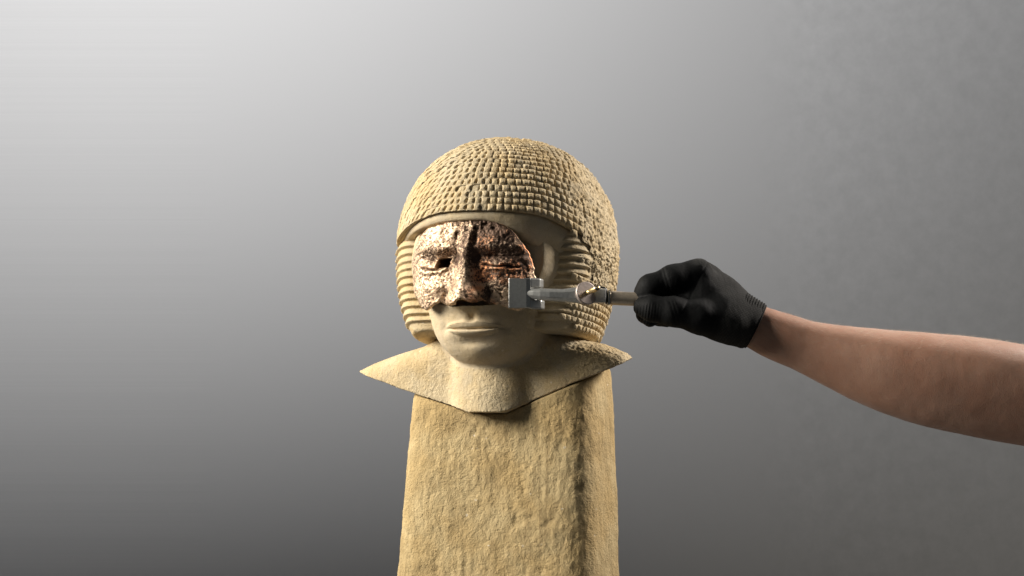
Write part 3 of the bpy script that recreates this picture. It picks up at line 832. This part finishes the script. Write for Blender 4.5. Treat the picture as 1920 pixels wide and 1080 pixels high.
mesh_obj('handle', V, F, M_TUBE, tool)

# ------------------------------------------------------------------ person: bare arm with a gloved hand
arm_st = [(1392, 601, 34), (1412, 610, 40), (1428, 618, 42.5), (1445, 625.5, 44.5), (1470, 635, 46.5), (1500, 646, 48), (1560, 666, 58.5), (1650, 692, 75), (1750, 712.5, 87.5), (1850, 729, 92.5), (1920, 742, 92), (2000, 757, 90), (2110, 780, 84), (2240, 775, 88), (2400, 720, 92), (2560, 650, 92), (2640, 612, 70), (2660, 603, 20)]
st = np.array(arm_st, float)
tk = np.concatenate([[0], np.cumsum(np.hypot(np.diff(st[:, 0]), np.diff(st[:, 1])))])
def cat(xs, k):                                     # smooth interpolation through stations
    m_ = np.gradient(k, tk); i = np.clip(np.searchsorted(tk, xs) - 1, 0, len(tk) - 2)
    hh = tk[i + 1] - tk[i]; t = (xs - tk[i]) / hh
    return (2 * t**3 - 3 * t**2 + 1) * k[i] + (t**3 - 2 * t**2 + t) * hh * m_[i] + (-2 * t**3 + 3 * t**2) * k[i + 1] + (t**3 - t**2) * hh * m_[i + 1]
ts = np.concatenate([np.linspace(0, tk[-1], 330)])
cx, cy, cr = cat(ts, st[:, 0]), cat(ts, st[:, 1]), np.maximum(cat(ts, st[:, 2]), 4)
NSEG = 96; rings = []; ARMY = -205.0
cen3 = np.array([Q(a, b, ARMY - 0.05 * max(0, a - 1400)) for a, b in zip(cx, cy)])
tang = np.gradient(cen3, axis=0); tang /= np.linalg.norm(tang, axis=1)[:, None]
for c, d, r in zip(cen3, tang, cr):
    nrm = np.cross(d, (0, -1, 0)); nrm /= np.linalg.norm(nrm)
    if nrm[2] < 0: nrm = -nrm
    x = np.linspace(0, 2 * np.pi, NSEG, endpoint=False)
    sc = (DU - 200) / DU
    rings.append(c + np.outer(np.sin(x), nrm) * r * sc + np.outer(np.cos(x), (0, -1, 0)) * r * sc * (0.82 + 0.1 * np.sin(2 * x))[:, None])
n = NSEG; V = np.concatenate(rings)
F = np.array([(i * n + j, i * n + (j + 1) % n, (i + 1) * n + (j + 1) % n, (i + 1) * n + j) for i in range(len(rings) - 1) for j in range(n)])
N = vnormals(V, F)
if (N[n * 40 + n // 4][2]) < 0: F = F[:, ::-1]; N = -N
V += N * (1.5 * fbm(V, 60, 3, 81) + 0.25 * fbm(V, 6, 2, 82))[:, None]
# soft tendons and a wrist crease on the near side
Fl = F.tolist() + [list(range(n)), list(range((len(rings) - 1) * n, len(rings) * n))[::-1]]
person = mesh_obj('person', V, Fl, M_SKIN)
person['label'] = 'bare forearm reaching in from the right, its gloved hand holding the clamp handle'; person['category'] = 'person'
# fine hairs along the upper side of the forearm
hv, hf = [], []
rng = np.random.default_rng(3)
armN = N
for _ in range(4200):
    i = int(rng.integers(14, 150)); j = int(np.clip(rng.normal(n * 0.25, n * 0.06), 0, n - 1))
    k0 = i * n + j; p = V[k0] + (V[k0 + 1] - V[k0]) * rng.random() + (V[k0 + n] - V[k0]) * rng.random()
    nn = armN[k0]; d = tang[i] * rng.uniform(0.75, 1.2) + nn * rng.uniform(0.25, 0.6) + rng.normal(0, 0.25, 3)
    d /= np.linalg.norm(d); L_ = rng.uniform(5, 11); s_ = np.cross(d, nn); s_ /= max(np.linalg.norm(s_), 1e-6); s_ *= 0.13
    b = len(hv); hv += [p - s_, p + s_, p + d * L_ * .6 + s_ * .7, p + d * L_ * .6 - s_ * .7, p + d * L_ - nn * L_ * .12]
    hf += [(b, b + 1, b + 2, b + 3), (b + 3, b + 2, b + 4)]
o = mesh_obj('arm_hair', np.array(hv), hf, M_HAIR, person); o['kind'] = 'stuff'

# glove: one smooth surface with five fingers closed on the handle
h = 1.7
lo = (205, -300, -165); hi = (470, -60, 55)
(ax, (gx, gy, gz)) = grid(lo, hi, h)
def rc(a, b, r1, r2):
    a, b = Q(*a), Q(*b); ab = b - a; L2 = float(ab @ ab)
    t = np.clip(((gx - a[0]) * ab[0] + (gy - a[1]) * ab[1] + (gz - a[2]) * ab[2]) / L2, 0, 1)
    return np.sqrt((gx - a[0] - t * ab[0]) ** 2 + (gy - a[1] - t * ab[1]) ** 2 + (gz - a[2] - t * ab[2]) ** 2) - (r1 + (r2 - r1) * t)
def chain(pts, k=5):
    F = None
    for p, q in zip(pts[:-1], pts[1:]):
        f = rc(p[:3], q[:3], p[3], q[3]); F = f if F is None else smin(F, f, k)
    return F
palm = chain([(1408, 608, -200, 40), (1372, 590, -195, 44), (1345, 566, -185, 46), (1322, 535, -170, 38)], 14)
palm = smin(palm, chain([(1400, 612, -215, 38), (1350, 590, -218, 42), (1300, 572, -205, 38), (1270, 566, -180, 32)], 14), 16)
palm = smin(palm, chain([(1385, 600, -165, 36), (1345, 565, -140, 38), (1322, 540, -120, 30)], 12), 16)
palm = smin(palm, chain([(1318, 553, -208, 40), (1268, 556, -202, 27), (1245, 556, -196, 22)], 12), 14)
index = chain([(1309, 514, -212, 28), (1262, 526, -224, 26), (1220, 540, -228, 22.5), (1211, 551, -222, 18), (1219, 560, -214, 14)], 12)
middle = chain([(1312, 516, -172, 28), (1235, 540, -182, 22.5), (1213, 565, -182, 17), (1209, 590, -200, 14.5), (1219, 599, -216, 13.5)], 6)
ring = chain([(1320, 522, -136, 27), (1250, 545, -142, 21), (1230, 575, -146, 16), (1236, 596, -164, 14), (1250, 600, -180, 13)], 6)
pinky = chain([(1332, 534, -106, 24), (1275, 556, -108, 18), (1256, 580, -114, 14), (1262, 594, -130, 12), (1276, 598, -146, 11)], 6)
thumb = chain([(1372, 610, -232, 34), (1312, 594, -246, 29), (1262, 584, -252, 24.5), (1224, 579, -248, 21), (1206, 576, -238, 17.5)], 12)
F = smin(palm, index, 13)
F = smin(F, middle, 7); F = smin(F, ring, 7); F = smin(F, pinky, 7)
F = smin(F, smin(palm, thumb, 13), 3.5)
V, Fq = surface_nets(F, lo, h); del F
V = relax(V, Fq, 2, 0.5)
N = vnormals(V, Fq)
wr = fbm(V * np.array([1.6, 1, 0.7]), 14, 3, 91)
V += N * (0.4 * wr + 0.5 * np.abs(fbm(V * np.array([2.2, 1, 0.5]), 22, 2, 92)))[:, None]
N = vnormals(V, Fq)
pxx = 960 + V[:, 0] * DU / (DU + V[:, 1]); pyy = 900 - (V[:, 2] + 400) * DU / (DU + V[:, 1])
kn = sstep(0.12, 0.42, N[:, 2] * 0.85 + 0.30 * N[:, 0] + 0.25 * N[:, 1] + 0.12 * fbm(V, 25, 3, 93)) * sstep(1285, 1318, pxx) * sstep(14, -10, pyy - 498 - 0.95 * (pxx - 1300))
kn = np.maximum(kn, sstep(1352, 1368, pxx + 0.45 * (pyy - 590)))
tipm = sstep(1250, 1215, pxx) * sstep(566, 576, pyy) * sstep(0.2, -0.3, N[:, 1])
V = V + N * (tipm * 0.55 * np.sin(pxx * 2 * np.pi / 5.5 + 0.15 * (pyy - 575)))[:, None]
idm = gau(pxx - 1246 - 0.3 * (pyy - 530), 3.2) + gau(pxx - 1252 - 0.3 * (pyy - 530), 2.2) + gau(pxx - 1300 + 0.5 * (pyy - 545), 3.0)
V = V - N * (0.9 * idm * sstep(0.1, -0.3, N[:, 1]))[:, None]
N = vnormals(V, Fq)
GV, GF, GNn = V, Fq, N
cx0, cx1 = Q(1408, 608, -205), Q(1340, 575, -205)
axd = (cx0 - cx1) / np.linalg.norm(cx0 - cx1)
cenq = GV[GF].mean(1); along = (cenq - Q(1410, 609, -205)) @ axd
keep = along < 4
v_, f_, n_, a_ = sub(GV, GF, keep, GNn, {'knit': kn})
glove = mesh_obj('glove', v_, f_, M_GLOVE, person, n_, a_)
glove['label'] = 'black coated work glove closed round the clamp handle'
# ribbed cuff
rings = []; kv = []
a0, a1 = Q(1378, 594.5, -205), Q(1417, 612, -205)
up = np.cross(axd, (0, -1, 0)); up /= np.linalg.norm(up)
if up[2] < 0: up = -up
NC = 72; sts = np.linspace(0, 1, 46)
for t in sts:
    c = a0 + (a1 - a0) * t + axd * 0
    r = 51.5 - 6.5 * t + 1.1 * math.sin(t * 2 * math.pi * 8) - 2.5 * sstep(0.06, 0.0, np.array(t))
    x = np.linspace(0, 2 * np.pi, NC, endpoint=False)
    wv = 1 + 0.012 * np.sin(3 * x + 1.0 + t) + 0.008 * np.sin(7 * x)
    rings.append(c + np.outer(np.sin(x) * wv, up) * r * 0.96 + np.outer(np.cos(x) * wv, (0, -1, 0)) * r * 0.86)
e = rings[-1]; cc = e.mean(0)
rings.append(cc + (e - cc) * 0.97 + axd * 1.2); rings.append(cc + (e - cc) * 0.90 + axd * 0.4); rings.append(cc + (e - cc) * 0.86 - axd * 10)
V, F = loft(rings, capends=False)
Fa = np.array(F); N = vnormals(V, Fa)
if N[10 * NC + NC // 4][2] < 0: Fa = Fa[:, ::-1]
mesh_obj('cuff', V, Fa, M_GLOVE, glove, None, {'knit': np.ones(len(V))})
